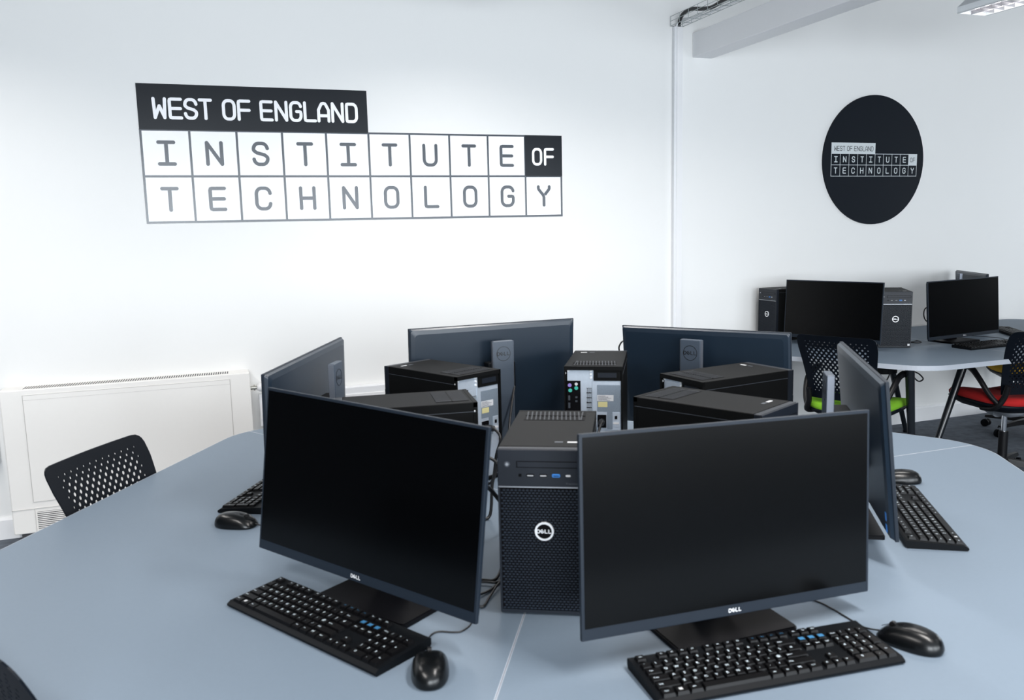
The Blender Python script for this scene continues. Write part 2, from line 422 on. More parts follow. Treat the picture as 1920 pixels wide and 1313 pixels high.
for (x, y) in ((1.3, 3.95), (-1.2, 3.95), (2.45, 3.3), (1.3, 1.3), (3.895, .6), (-1.2, 1.3)):  # unseen fittings, added to brighten the wall and desks
    luminaire(x, y, 2.545 if x > 3 else 2.66, 1.5, 'suspended louvred light added out of the picture to brighten the wall and desks', 14 if y > 3 else (5 if x > 3 else 32))

# ================================================================= LOGO LETTERING
HDR = [('W',.425),('E',.751),('S',1.068),('T',1.376),('O',1.874),('F',2.198),('E',2.687),('N',3.013),('G',3.34),('L',3.662),('A',3.974),('N',4.296),('D',4.625)]
def logo(t, M0, c, cols, lift, stk=.018/.2297, hs=.85):
    """t parent; M0 maps (x right,y up,z out) with the lower left corner at 0; c = cell size; cols = header, line, tile, letter, header letter"""
    hc, lc, tc, ltc, hlc = cols; R1 = c*1.008
    I = M0
    mb = MB(); mb.box(-c*.02, 5*c, 2*R1, 2*R1+c*.98, 0, lift, hc, I); hp = mb.build('header_panel', t)
    z = lift + .0004
    for ch, u in HDR:
        mb = MB(); stroke(mb, G(ch), u*c, 2*R1+.26*c, .40*c, .80, .040*c*hs, hlc, I, z); mb.build('letter', hp)
    mb = MB()   # grid lines as one backing sheet behind the tiles
    mb.box(-c*.025, 10*c+c*.025, -c*.025, 2*R1+c*.02, 0, lift*.5, lc, I); mb.build('grid_panel', t)
    rows = ['INSTITUTE', 'TECHNOLOGY']; g = .025*c
    for r, wd in enumerate(rows):
        y0 = R1*(1-r)
        for i, ch in enumerate(wd):
            mb = MB(); mb.box(i*c+g, (i+1)*c-g, y0+g, y0+R1-g, lift*.5, lift, tc, I); tl = mb.build('tile', t)
            mb = MB(); stroke(mb, G(ch), (i+.5)*c, y0+.27*c, .47*c, .9 if ch != 'I' else .92, stk*c*.5, ltc, I, z); mb.build('letter', tl)
    mb = MB(); mb.box(9*c, 10*c+g, R1, 2*R1+c*.02, lift*.5, lift, hc, I); ofp = mb.build('of_panel', t)
    for ch, u in (('O', 9.33), ('F', 9.66)):
        mb = MB(); stroke(mb, G(ch), u*c, R1+.30*c, .38*c, .80, .038*c*hs, hlc, I, z); mb.build('letter', ofp)
t = thing('wall_lettering', 'large black and white tiled wall lettering reading WEST OF ENGLAND INSTITUTE OF TECHNOLOGY', 'wall sign', (-.236, YW-.0005, 1.559))
logo(t, Matrix(((1,0,0,0),(0,0,-1,0),(0,1,0,0),(0,0,0,1))), .2297, ('vinyl_dark','vinyl_grey','vinyl_white','vinyl_grey','vinyl_white'), .002)
t = thing('wall_disc', 'round black wall disc with a small white tiled logo, right of the vertical trunking', 'wall sign', (4.415, YW-.0005, 1.897))
mb = MB(); mb.prism(circ(0, 0, .437, 96), 0, .012, 'disc_black', Matrix(((1,0,0,0),(0,0,-1,0),(0,1,0,0),(0,0,0,1)))); mb.build('disc', t)
logo(t, Matrix(((1,0,0,-.369),(0,0,-1,-.012),(0,1,0,-.108),(0,0,0,1))), .0745, ('disc_white','disc_white','disc_black','disc_white','disc_black'), .001, stk=.080, hs=.55)

# ================================================================= HEATER
t = thing('fan_heater', 'long low cream wall heater cabinet with a slotted top behind the left chair', 'heater', (-.955, YW-.001, 0))
HW, HT, HB, HD = 1.157, .768, .045, .118
mb = MB(); mb.box(0, HW, -HD, 0, HB, HT, 'heater_enamel', bev=.006); body = mb.build('casing', t)
mb = MB(); mb.box(.03, HW-.03, -HD+.02, -.02, .001, HB, 'heater_dark'); mb.build('plinth', t)
mb = MB(); mb.box(.10, 1.055, -HD-.003, -HD, .205, .738, 'heater_enamel', bev=.001); mb.build('front_panel', t)
mb = MB()
for (x0, x1, z0, z1) in ((.098, 1.057, .738, .740), (.098, 1.057, .714, .7155), (.0975, .0995, .205, .74), (1.0555, 1.0575, .205, .74), (.0, HW, .170, .1715), (.098, 1.057, .204, .2055), (.10, .102, .045, .17)):
    mb.box(x0, x1, -HD-.0036, -HD+.001, z0, z1, 'heater_gap')
mb.build('panel_gap', t)
mb = MB(); n = 84
for i in range(n):
    x = .10+i*(.955/n); mb.add([(x, -HD+.012, HT+.0006), (x+.0055, -HD+.012, HT+.0006), (x+.0095, -.030, HT+.0006), (x+.004, -.030, HT+.0006)], [(0,1,2,3)], 'heater_dark')
mb.build('top_grille', t)
mb = MB(); mb.box(.11, 1.05, -HD-.001, -HD+.001, .058, .152, 'heater_dark')
for i in range(10): z = .060+i*.0095; mb.box(.11, 1.05, -HD-.004, -HD-.001, z, z+.005, 'heater_enamel')
mb.build('bottom_grille', t)
mb = MB(); mb.tube([(HW, -.065, .675), (HW+.035, -.065, .675)], .011, 'brass', 10); mb.tube([(HW+.018, -.065, .675), (HW+.026, -.065, .675)], .016, 'brass', 8)
v = mb.build('valve', t)
mb = MB(); mb.tube([(HW+.036, -.065, .675), (HW+.042, -.065, .675), (HW+.046, -.065, .675), (HW+.095, -.065, .675), (HW+.10, -.065, .675)], [.015, .018, .023, .023, .019], 'trim_paint', 16); mb.build('valve_cap', v)


# ================================================================= TABLES
TZ = .73; TH = .026
def rounded_poly(pts, radii, n=8):
    out = []; N = len(pts)
    for i in range(N):
        p = Vector(pts[i]); a = Vector(pts[i-1]); b = Vector(pts[(i+1) % N]); r = radii[i]
        if r == 0: out.append((p.x, p.y)); continue
        da = (a-p).normalized(); db = (b-p).normalized(); ang = da.angle(db); tl = r/math.tan(ang/2)
        c = p+(da+db).normalized()*(r/math.sin(ang/2)); s = p+da*tl; e = p+db*tl
        a0 = math.atan2(s.y-c.y, s.x-c.x); a1 = math.atan2(e.y-c.y, e.x-c.x); d = (a1-a0+math.pi) % (2*math.pi)-math.pi
        for j in range(n+1): out.append((c.x+r*math.cos(a0+d*j/n), c.y+r*math.sin(a0+d*j/n)))
    return out
def tabletop(parent, pts):
    mb = MB(); mb.prism(pts, TZ-TH, TZ, 'laminate'); o = mb.build('tabletop', parent)
    # edge band: thin lighter strip round the rim, flush with the top
    n = len(pts); c = Vector((sum(p[0] for p in pts)/n, sum(p[1] for p in pts)/n))
    P = [Vector(p) for p in pts]
    area2 = sum(P[i-1].x*P[i].y-P[i].x*P[i-1].y for i in range(n)); sg = 1 if area2 > 0 else -1
    off = []
    for i in range(n):
        d1 = (P[i]-P[i-1]).normalized(); d2 = (P[(i+1) % n]-P[i]).normalized(); n1 = Vector((d1.y, -d1.x))*sg; n2 = Vector((d2.y, -d2.x))*sg
        m = (n1+n2).normalized(); off.append(P[i]+m*(.0016/max(.3, m.dot(n1))))
    mb = MB(); rings = [[(p.x, p.y, TZ+.0001) for p in P], [(p.x, p.y, TZ+.0001) for p in off], [(p.x, p.y, TZ-TH) for p in off], [(p.x, p.y, TZ-TH) for p in P]]
    mb.loft(rings, 'laminate_edge', caps=False, smooth=False); mb.build('edge_band', o)
    return o
def hexv(R, a): return (R*math.cos(rad(a)), R*math.sin(rad(a)))
TC = (.884, 2.045); RH = 1.335/math.cos(rad(30))
def table_leg(parent, p0, p1, r0=.025, r1=.015):
    mb = MB(); mb.tube([p0, p1], [r0, r1], 'leg_metal', 14); lg = mb.build('leg', parent)
    mb = MB(); mb.tube([(p1[0], p1[1], 0.0), (p1[0], p1[1], .014)], [.02, .02], 'black_plastic', 10); mb.build('foot_glide', lg)
t = thing('pod_table', 'large grey rounded hexagonal desk carrying six computers in the foreground', 'table', (*TC, 0))
g = .0022
for a in (0, 120, 240):
    # segment between seam a and seam a+120: centre, vertex a, vertex a+60, vertex a+120
    sd = Vector(hexv(1, a)); ed = Vector(hexv(1, a+120)); ns = Vector((-sd.y, sd.x)); ne = Vector((ed.y, -ed.x))
    v0, v1, v2 = Vector(hexv(RH, a)), Vector(hexv(RH, a+60)), Vector(hexv(RH, a+120))
    # rounding at seam vertices: build the full rounded outline from the true hexagon and cut at the seam
    full = rounded_poly([hexv(RH, a-60), hexv(RH, a), hexv(RH, a+60), hexv(RH, a+120), hexv(RH, a+180), hexv(RH, a+240)], [.26]*6, 12)
    seg = [p for p in full if 0.001 < (math.atan2(p[1], p[0]) - rad(a)) % (2*math.pi) < rad(120)-.001]
    seg.sort(key=lambda p: (math.atan2(p[1], p[0]) - rad(a)) % (2*math.pi))
    rv = RH-.26*(1/math.cos(rad(30))-1)
    S = sd*rv+ns*g; E = ed*rv+ne*g; Cc = (sd+ed)*g*1.2
    mid = Vector(hexv(1, a+60))*g*1.2
    tabletop(t, [(mid.x, mid.y), (S.x, S.y)]+seg+[(E.x, E.y)])
mb = MB()   # under-frame beams
for a in (0, 120, 240):
    d = Vector(hexv(1, a)); M = Matrix.Rotation(rad(a), 4, 'Z'); mb.box(.05, 1.15, -.03, .03, TZ-TH-.05, TZ-TH-.001, 'leg_metal', M)
mb.build('frame', t)
for a in (0, 120, 240):
    for s in (-12, 12): p = hexv(1.20, a+s*.6); q = hexv(1.27, a+s); table_leg(t, (*p, TZ-TH-.001), (*q, .005))
for a in (60, 180, 300): p = hexv(.45, a); table_leg(t, (*p, TZ-TH-.001), (*p, .005))

C2 = (4.25, 4.60)
t = thing('wall_table', 'grey half hexagonal desk standing against the wall on black legs', 'table', (*C2, 0))
P2 = [(-RH, 0), hexv(RH, 240), hexv(RH, 300), (RH, 0)]
half = rounded_poly([(RH, 0), (-RH, 0), hexv(RH, 240), hexv(RH, 300)], [.10, .10, .26, .26], 12)
# two desks, joined at the 270 degree line hidden behind the monitors
L_, R_ = [], []
def clip(poly, sx):
    out = []
    for i in range(len(poly)):
        a = Vector(poly[i-1]); b = Vector(poly[i]); ia = a.x*sx > g; ib = b.x*sx > g
        if ia != ib: s = (g*sx-a.x)/(b.x-a.x); q = a+(b-a)*s; out.append((q.x, q.y))
        if ib: out.append((b.x, b.y))
    return out
tabletop(t, clip(half, -1)); tabletop(t, clip(half, 1))
mb = MB(); mb.box(-1.2, 1.2, -.30, -.24, TZ-TH-.05, TZ-TH-.001, 'leg_metal'); mb.box(-.03, .03, -1.1, -.3, TZ-TH-.05, TZ-TH-.001, 'leg_metal'); mb.build('frame', t)
for p, q in (((3.52, 3.43, .703), (3.62, 3.47, .005)), ((4.36, 4.48, .703), (4.59, 4.48, .005)), ((4.12, 3.6, .703), (3.842, 3.6, .005)),
             ((5.05, 3.6, .703), (5.12, 3.55, .005)), ((2.95, 4.48, .703), (2.90, 4.5, .005)), ((5.55, 4.48, .703), (5.6, 4.5, .005))):
    table_leg(t, (p[0]-C2[0], p[1]-C2[1], p[2]), (q[0]-C2[0], q[1]-C2[1], q[2]))
mb = MB(); mb.prism(circ(0, 0, .09, 20), .62, .70, 'black_plastic', Matrix.Translation((-.62, -.85, 0))); mb.build('cable_outlet', t)

# ================================================================= MONITORS
MW, MH = .610, .355
def make_monitor():
    t = thing('monitor', 'x', 'monitor')
    # housing: thin bezel plate with a rear shell that thickens to the middle, centred on the panel centre
    mb = MB(); y, z = MW/2, MH/2
    mb.box(-.009, -.0006, -y, y, -z, z, 'bezel_plastic', bev=.0015)
    def rg(x, yy, zz, r): return [(x, p[0], p[1]) for p in rrect(-yy, yy, -zz, zz, r, 4)]
    mb.loft([rg(-.009, y-.002, z-.002, .004), rg(-.017, y-.006, z-.006, .008), rg(-.020, y-.02, z-.02, .012)], 'shell_plastic', smooth=False)
    mb.loft([[(p[0], p[1], p[2]-.03) for p in rg(a, b, c, d)] for a, b, c, d in ((-.0195, .060, .060, .02), (-.037, .055, .055, .02), (-.043, .05, .05, .02))], 'shell_plastic', smooth=False)
    hs = mb.build('housing', t)
    mb = MB()
    for i in range(9): mb.box(-.0425-.0012, -.0425, -.040+i*.009, -.034+i*.009, .005, .008, 'grille_black')
    for zz in (-.127, -.154):
        mb.box(-.0212, -.0195, -y+.021, -y+.031, zz-.009, zz+.009, 'port_blue')
    mb.build('usb_port', hs)
    mb = MB(); mb.box(-.0006, .0000, -y+.006, y-.006, -z+.021, z-.006, 'screen_glass'); mb.build('screen', t)
    Ml = Matrix(((0,0,1,.0003),(1,0,0,0),(0,1,0,0),(0,0,0,1)))     # x right as seen from the front = +y
    mb = MB(); dell(mb, 0, -z+.0105, .0062, .0007, 'logo_silver', Ml, .0003); mb.build('badge', t)
    return t
def make_stand(t, zc):
    mb = MB(); mb.box(-.105, -.085, -.0365, .0365, .012, 1.11-TZ, 'neck_grey', bev=.003); nk = mb.build('neck', t)
    mb = MB()
    for s in (-1, 1): mb.box(-.103, -.087, s*.0370-.0006, s*.0370+.0006, .02, 1.108-TZ, 'neck_edge')
    mb.build('neck_trim', nk)
    Mr = Matrix(((0,0,-1,-.105),(-1,0,0,0),(0,1,0,0),(0,0,0,1)))   # facing backwards
    mb = MB(); ring(mb, 0, 1.066-TZ, .0235, .0250, 0, .0006, 'logo_dim', Mr); dell(mb, 0, 1.066-TZ, .0105, .0010, 'logo_dim', Mr, .0005); mb.build('badge', nk)
    mb = MB(); mb.box(-.087, -.0425, -.05, .05, zc-.05, zc+.05, 'black_plastic', bev=.004); mb.build('mount', t)
    mb = MB(); mb.prism(rrect(-.150, .026, -.125, .125, .008), 0, .008, 'base_plastic')
    mb.prism(rrect(-.148, .024, -.123, .123, .008), .008, .0105, 'base_plastic'); mb.build('base', t)
    mb = MB(); mb.box(-.118, -.072, -.042, .042, .0105, .022, 'base_plastic', bev=.004); mb.build('neck_foot', t)
MONS = [ # x, y, zc, yaw, tilt, roll, label
 (.265, 1.612, .971, 213.7, 7.1, 1.4, 'black monitor showing its dark screen, front left of the foreground desk'),
 (.869, 1.228, .957, 270.0, 3.9, 1.6, 'black monitor showing its greyish screen, nearest, front right of the foreground desk'),
 (1.527, 1.611, .971, 327.0, 5.6, -.4, 'black monitor seen edge-on at the right side of the foreground desk'),
 (1.579, 2.420, .961, 31.6, 4.2, .7, 'black monitor seen from behind, back right of the foreground desk'),
 (.939, 2.759, .984, 91.1, 3.2, 0., 'black monitor seen from behind with a bluish sheen, back left of the foreground desk'),
 (.264, 2.500, .960, 152.1, 2.1, 1.7, 'black monitor seen edge-on from behind at the left side of the foreground desk'),
 (3.530, 4.050, .955, 202.5, 3.2, 0., 'black monitor on the wall desk between the two towers'),
 (4.367, 3.854, .942, 273.0, 3.9, -.7, 'black monitor on the wall desk at the right, facing the viewer'),
 (5.012, 4.358, .940, 329.5, 3.5, .5, 'black monitor on the wall desk, mostly hidden behind the right-hand one'),
]
mon0 = make_monitor(); TRUNKS = []
for i, (x, y, zc, yw, ti, ro, lab) in enumerate(MONS):
    m = mon0 if i == 0 else dup(mon0, (0,0,0), 0, lab)
    m['label'] = lab; m['group'] = 'black desktop monitors'
    m.location = (x, y, TZ); m.rotation_euler = (0, 0, rad(yw))
    TRUNKS.append((m, zc, ti, ro))
for m, zc, ti, ro in TRUNKS:
    for ch in list(m.children):
        ch.matrix_local = Matrix.Translation((0, 0, zc-TZ)) @ Matrix.Rotation(-rad(ti), 4, 'Y') @ Matrix.Rotation(-rad(ro), 4, 'X')
    make_stand(m, zc-TZ)

# ================================================================= TOWERS
TD, TW, THH = .345, .178, .335
def make_tower():
    t = thing('computer_tower', 'x', 'computer')
    x0, x1, y = -TD/2, TD/2, TW/2
    mb = MB(); mb.box(x0+.010, x1-.022, -y, y, .004, THH, 'case_steel', bev=.002)
    mb.box(x0, x0+.0102, -y, -y+.004, .004, THH-.001, 'case_steel'); mb.box(x0, x0+.0102, y-.004, y, .004, THH-.001, 'case_steel')
    mb.box(x0, x0+.0102, -y, y, THH-.012, THH, 'case_steel'); mb.box(x0, x0+.0102, -y, y, .004, .012, 'case_steel')
    cs = mb.build('case', t)
    mb = MB()
    for s in (-1, 1): mb.box(x0+.004, x1-.024, s*y-.0006, s*y+.0006, THH-.024, THH-.0228, 'slot_light')
    mb.build('side_panel_seam', cs)
    mb = MB()
    for sx in (-.13, .13):
        for sy in (-.065, .065): mb.box(sx-.015, sx+.015, sy-.012, sy+.012, 0, .005, 'black_plastic')
    mb.build('foot', t)
    # front: frame with upper band
    mb = MB(); zb = .260
    mb.box(x1-.0218, x1-.004, -y, y, .004, THH-.0005, 'bezel_grey', bev=.002)
    mb.box(x1-.004, x1, -y, y, zb, THH-.001, 'bezel_grey', bev=.0015)
    for (a, b, c, d) in ((-y, -y+.004, .004, zb), (y-.004, y, .004, zb), (-y+.004, y-.004, .004, .010)): mb.box(x1-.004, x1, a, b, c, d, 'bezel_grey')
    fb = mb.build('front_bezel', t)
    mb = MB(); mb.box(x1-.002, x1+.0006, -y+.002, y-.002, zb-.001, zb+.0012, 'silver_line'); mb.build('trim_strip', fb)
    # front grille: staggered raised hexagon bars over a black sheet
    mb = MB(); mb.box(x1-.0042, x1-.0036, -y+.004, y-.004, .010, zb-.001, 'grille_black')
    pw, ph = .0076, .0062; r = 0; z = .013
    while z < zb-.004:
        yy = -y+.008+(pw/2 if r % 2 else 0)
        while yy < y-.006:
            h = ph*.27; w = pw*.40
            P = [(yy-w, z), (yy-w*.45, z-h), (yy+w*.45, z-h), (yy+w, z), (yy+w*.45, z+h), (yy-w*.45, z+h)]
            b = [(x1-.0036, p[0], p[1]) for p in P]; tp = [(x1-.0008, p[0]*1+(0), p[1]) for p in P]
            mb.add(b+tp, [(6,7,8,9,10,11)]+[(k, (k+1) % 6, 6+(k+1) % 6, 6+k) for k in range(6)], 'grille_bar')
            yy += pw
        z += ph*.86; r += 1
    mb.build('front_grille', t)
    # badge (letters read left to right from the front: screen right = +y)
    Ml = Matrix(((0,0,1,x1),(1,0,0,0),(0,1,0,0),(0,0,0,1)))
    mb = MB(); mb.prism(circ(0, .172, .0178, 32), -.003, .0010, 'grille_black', Ml); ring(mb, 0, .172, .0148, .0185, -.003, .0022, 'logo_silver', Ml)
    dell(mb, 0, .172, .0066, .0009, 'logo_silver', Ml, .0016); mb.build('badge', t)
    # upper band: button, optical slot, ports, wording
    mb = MB(); mb.prism(circ(-.070, .305, .0055, 20), -.001, .0012, 'slot_light', Ml); mb.prism(circ(-.070, .305, .0030, 16), .0012, .0016, 'silver_line', Ml); mb.build('power_button', t)
    mb = MB(); mb.box(-.052, .080, .2985, .3115, -.001, .0007, 'grille_black', Ml); mb.box(-.050, .078, .3000, .3100, .0007, .0012, 'bezel_grey', Ml); mb.build('optical_drive', t)
    for (cx, w, h, m_) in ((-.045, .006, .006, 'grille_black'), (-.025, .015, .0055, 'grille_black'), (0.0, .015, .0055, 'grille_black'), (.0245, .015, .0062, 'port_blue'), (.0475, .009, .0035, 'label_white')):
        mb = MB(); mb.prism(rrect(cx-w/2, cx+w/2, .2835-h/2, .2835+h/2, min(h, w)*.25, 3), -.001, .0009, m_, Ml)
        if w > .01: mb.box(cx-w*.38, cx+w*.38, .2835-.0012, .2835+.0004, .0009, .0012, 'label_white' if m_ == 'grille_black' else 'grille_black', Ml)
        mb.build('front_port', t)
    vs, fs = text_mesh('Precision 3630', .0062)
    mb = MB(); mb.add([Ml @ Vector((v.x+.062, v.y+.268, .0008)) for v in vs], fs, 'slot_light'); mb.build('wording', t)
    mb = MB(); mb.box(.071, .083, .0125, .0245, -.001, .0012, 'label_white', Ml); mb.build('sticker', t)
    # top: vent near the rear and two small silver labels near the front
    mb = MB(); vx0, vx1 = x0+.018, x0+.062*1.6
    mb.box(vx0, vx1, -y+.022, y-.022, THH, THH+.0004, 'grille_black'); n = 14; st = (TW-.044)/n
    for i in range(n):
        a = -y+.022+i*st; w = st*.34
        mb.add([(vx0, a, THH+.0016), (vx0, a+w, THH+.0016), (vx1, a+w+.006 if i < n-1 else a+w, THH+.0016), (vx1, a+.006 if i < n-1 else a, THH+.0016)], [(0,1,2,3)], 'bezel_grey')
        for xx in (vx0+(vx1-vx0)*.5,): pass
    mb.box((vx0+vx1)/2-.0015, (vx0+vx1)/2+.0015, -y+.022, y-.022, THH+.0004, THH+.0018, 'case_steel')
    mb.build('top_vent', t)
    mb = MB(); mb.box(x1-.060, x1-.052, .018, .034, THH, THH+.0006, 'slot_light'); mb.box(x1-.060, x1-.052, .043, .064, THH, THH+.0006, 'label_white'); mb.build('top_label', t)
    # rear: x right seen from behind = -y
    Mr = Matrix(((0,0,-1,x0+.010),(-1,0,0,0),(0,1,0,0),(0,0,0,1)))
    sx = lambda px: (px-545)/4045.0           # zoomed pixels to metres
    sz = lambda py: THH-(py-320)/4045.0
    def rb(mb, a, b, c, d, z0, z1, m_): mb.box(sx(a), sx(b), sz(d), sz(c), z0, z1, m_, Mr)
    mb = MB(); rb(mb, 222, 880, 372, 1640, 0, .001, 'galvanised')
    for (px, py) in ((235, 380), (515, 382), (515, 420), (515, 465), (195, 410)): mb.prism(circ(sx(px), sz(py), .0035, 10), .001, .0035, 'logo_silver', Mr)
    rb(mb, 385, 455, 520, 830, .001, .0018, 'galvanised')
    rp = mb.build('rear_panel', t)
    mb = MB(); rb(mb, 457, 522, 595, 1240, .001, .0016, 'grille_black')
    for i in range(10):
        for j in range(4): rb(mb, 459+j*16, 469+j*16, 600+i*62, 650+i*62, .0016, .0022, 'galvanised')
    mb.build('slot_vent', rp)
    mb = MB(); rb(mb, 548, 882, 350, 500, .001, .006, 'case_steel'); rb(mb, 600, 830, 400, 460, .006, .008, 'bezel_grey'); mb.build('drive_cover', t)
    mb = MB(); rb(mb, 210, 385, 505, 1560, .001, .004, 'grille_black'); io = mb.build('port_panel', t)
    for (px, py, r_, c_) in ((252, 560, .0058, 'port_purple'), (258, 625, .0058, 'port_green'), (333, 545, .0048, 'label_white'), (333, 595, .0058, 'port_green')):
        mb = MB(); mb.prism(circ(sx(px), sz(py), r_, 16), .004, .0055, c_, Mr); mb.build('round_port', io)
    for (a, b, c, d, c_) in ((232, 256, 690, 750, 'slot_light'), (232, 256, 780, 850, 'slot_light'), (232, 290, 900, 930, 'port_blue'), (232, 290, 960, 990, 'port_blue'), (232, 300, 1040, 1110, 'slot_light'), (320, 345, 700, 722, 'slot_light'), (320, 345, 750, 772, 'slot_light')):
        mb = MB(); rb(mb, a, b, c, d, .004, .006, c_); mb.build('rear_port', io)
    mb = MB(); rb(mb, 530, 876, 508, 1120, .001, .003, 'galvanised'); rb(mb, 588, 870, 555, 890, .003, .0036, 'psu_mesh'); rb(mb, 710, 776, 890, 1110, .003, .0036, 'psu_mesh')
    ps = mb.build('power_supply', t)
    mb = MB(); rb(mb, 600, 715, 765, 830, .0036, .0040, 'label_yellow'); mb.build('yellow_label', ps)
    mb = MB(); rb(mb, 590, 790, 680, 755, .0036, .0038, 'label_white')
    for i in range(5): rb(mb, 600, 690+(i*37) % 90, 690+i*13, 695+i*13, .0038, .0040, 'label_print')
    mb.build('rating_label', ps)
    mb = MB(); rb(mb, 592, 700, 930, 1090, .003, .006, 'grille_black'); mb.build('power_socket', ps)
    mb = MB(); rb(mb, 782, 860, 900, 1080, .003, .0045, 'galvanised'); rb(mb, 805, 835, 940, 980, .0045, .006, 'grille_black'); rb(mb, 785, 855, 1020, 1045, .0045, .006, 'label_white'); mb.build('release_latch', ps)
    # power lead belongs to the tower: plug and short drop
    mb = MB(); P = [Mr @ Vector((sx(645), sz(1010), .004)), Mr @ Vector((sx(645), sz(1010), .045)), Mr @ Vector((sx(620), sz(1100), .075)), Mr @ Vector((sx(600), sz(1300), .06)), Mr @ Vector((sx(560), .012, .05)), Mr @ Vector((sx(500), .006, .02))]
    pts = smoothpath(P, 5); mb.tube(pts, [.010]*5+[.0042]*(len(pts)-5), 'cable_black', 8); mb.build('power_lead', t)
    return t
TOWERS = [
 (.669, 1.599, 241.9, 'black computer tower facing the viewer between the two front monitors, with a round silver badge'),
 (1.181, 2.425, 59.7, 'black computer tower at the back centre of the foreground desk showing its silver rear'),
 (.675, 2.486, 115.0, 'black computer tower at the back left of the foreground desk, before the bluish monitor'),
 (.455, 2.041, 172.0, 'black computer tower standing just behind the front left monitor'),
 (1.394, 2.018, 9.2, 'black computer tower back right on the foreground desk, farther of the right-hand pair'),
 (1.139, 1.702, 296.2, 'black computer tower just behind the front right monitor, the nearer of the right-hand pair'),
 (3.944, 4.012, 235.4, 'black computer tower on the wall desk, right of its left monitor, with a white sticker'),
 (3.593, 4.520, 180.0, 'black computer tower farthest left on the wall desk, half hidden by a monitor'),
]
tow0 = make_tower()
for i, (x, y, a, lab) in enumerate(TOWERS):
    if i == 0: m = tow0; m.location = (x, y, TZ); m.rotation_euler = (0, 0, rad(a)); m['label'] = lab
    else: m = dup(tow0, (x, y, TZ), rad(a), lab)
    m['group'] = 'black computer towers'

# ================================================================= KEYBOARDS
KL, KD = .455, .135
U = (KL-.016)/22.5
def key_list():
    K = []; ky = (KD-.014)/6.25
    def row(y, items, x=0.0):
        for it in items:
            if isinstance(it, (int, float)): x += it; continue
            lab, w = it[0], it[1]; K.append((x, y, w, lab, it[2] if len(it) > 2 else 1, it[3] if len(it) > 3 else 'key_legend')); x += w
    row(5.25, [('Esc',1),1]+[('F%d' % i,1) for i in (1,2,3,4)]+[.5]+[('F%d' % i,1) for i in (5,6,7,8)]+[.5]+[('F%d' % i,1,1,'key_legend_blue') for i in (9,10,11,12)]+[.25,('Prt',1),('Scr',1),('Brk',1)])
    row(4, [(c,1) for c in '`1234567890-=']+[('Back',2),.25,('BOX',1,1,'key_legend_blue'),('BOX',1,1,'key_legend_blue'),('BOX',1,1,'key_legend_blue'),.25,('Num',1),('/',1),('*',1),('-',1)])
    row(3, [('Tab',1.5)]+[(c,1) for c in 'QWERTYUIOP[]']+[('#',1.5),.25,('Del',1),('End',1),('PgD',1),.25,('7',1),('8',1),('9',1),('+',1,2)])
    row(2, [('Caps',1.75)]+[(c,1) for c in 'ASDFGHJKL;@']+[('Enter',2.25),3.5,('4',1),('5',1),('6',1)])
    row(1, [('Shift',2.25)]+[(c,1) for c in 'ZXCVBNM,./']+[('Shift',2.75),1.25,('^',1),1.25,('1',1),('2',1),('3',1),('En',1,2)])
    row(0, [('Ctrl',1.25),('WIN',1.25),('Alt',1.25),('',6.25),('Alt',1.25),('Fn',1.25),('M',1.25),('Ctrl',1.25),.25,('<',1),('v',1),('>',1),.25,('0',2),('.',1)])
    return K, ky
def make_keyboard(keys=True):
    t = thing('keyboard', 'x', 'keyboard')
    Mp = Matrix(((0,0,1,-KL/2),(1,0,0,-KD/2),(0,1,0,0),(0,0,0,1)))
    mb = MB(); mb.prism([(0, .003), (.004, 0), (KD-.004, 0), (KD, .006), (KD, .017), (KD-.004, .019), (.008, .012), (.0, .007)], 0, KL, 'black_plastic', Mp)
    mb.build('body', t)
    K, ky = key_list(); rest = MB()
    sl = math.atan2(.007, KD-.012)
    n = 0
    for (x, y, w, lab, h, lm) in K:
        n += 1
        cx = -KL/2+.008+(x+w/2)*U; y0 = -KD/2+.007+(y-(h-1))*ky; cy = y0+h*ky/2
        zt = .012+(cy+KD/2-.008)*math.tan(sl); g_ = .0011
        mb = MB() if n <= 100 and keys else rest
        bw, bh = w*U/2-g_, h*ky/2-g_; tw, th_ = bw-.0018, bh-.0022; hh = .0062
        vs = [(cx-bw, cy-bh, zt-.002-bh*.08), (cx+bw, cy-bh, zt-.002-bh*.08), (cx+bw, cy+bh, zt-.002+bh*.08), (cx-bw, cy+bh, zt-.002+bh*.08),
              (cx-tw, cy-th_+.0006, zt+hh-.001), (cx+tw, cy-th_+.0006, zt+hh-.001), (cx+tw, cy+th_+.0006, zt+hh), (cx-tw, cy+th_+.0006, zt+hh)]
        mb.add(vs, [(4,5,6,7),(0,1,5,4),(1,2,6,5),(2,3,7,6),(3,0,4,7)], 'key_black')
        if lab and keys:
            z = zt+hh+.0003
            if lab == 'BOX': mb.add([(cx-.0052, cy-.0042, z), (cx+.0052, cy-.0042, z), (cx+.0052, cy+.005, z), (cx-.0052, cy+.005, z)], [(0,1,2,3)], lm)
            elif lab == 'WIN':
                for a in (-1, 1):
                    for b in (-1, 1): mb.box(cx-.002+a*.0016-.0013, cx-.002+a*.0016+.0013, cy+.0005+b*.0016-.0013, cy+.0005+b*.0016+.0013, z-.0001, z, 'logo_silver')
            else:
                big = len(lab) == 1
                tv, tf = text_mesh(lab, .0078 if big else .0046)
                if tv:
                    ox = cx-tw*.35 if big else cx-max(0, tw-.007); oy = cy+(.0012 if big else .0006)
                    mb.add([(ox+v.x, oy+v.y, z) for v in tv], tf, lm)
        if mb is not rest: mb.build('key', t)
    if rest.v:
        r = rest.build('remaining_keys' if keys else 'keys', t)
        if keys: r['kind'] = 'stuff'
    return t
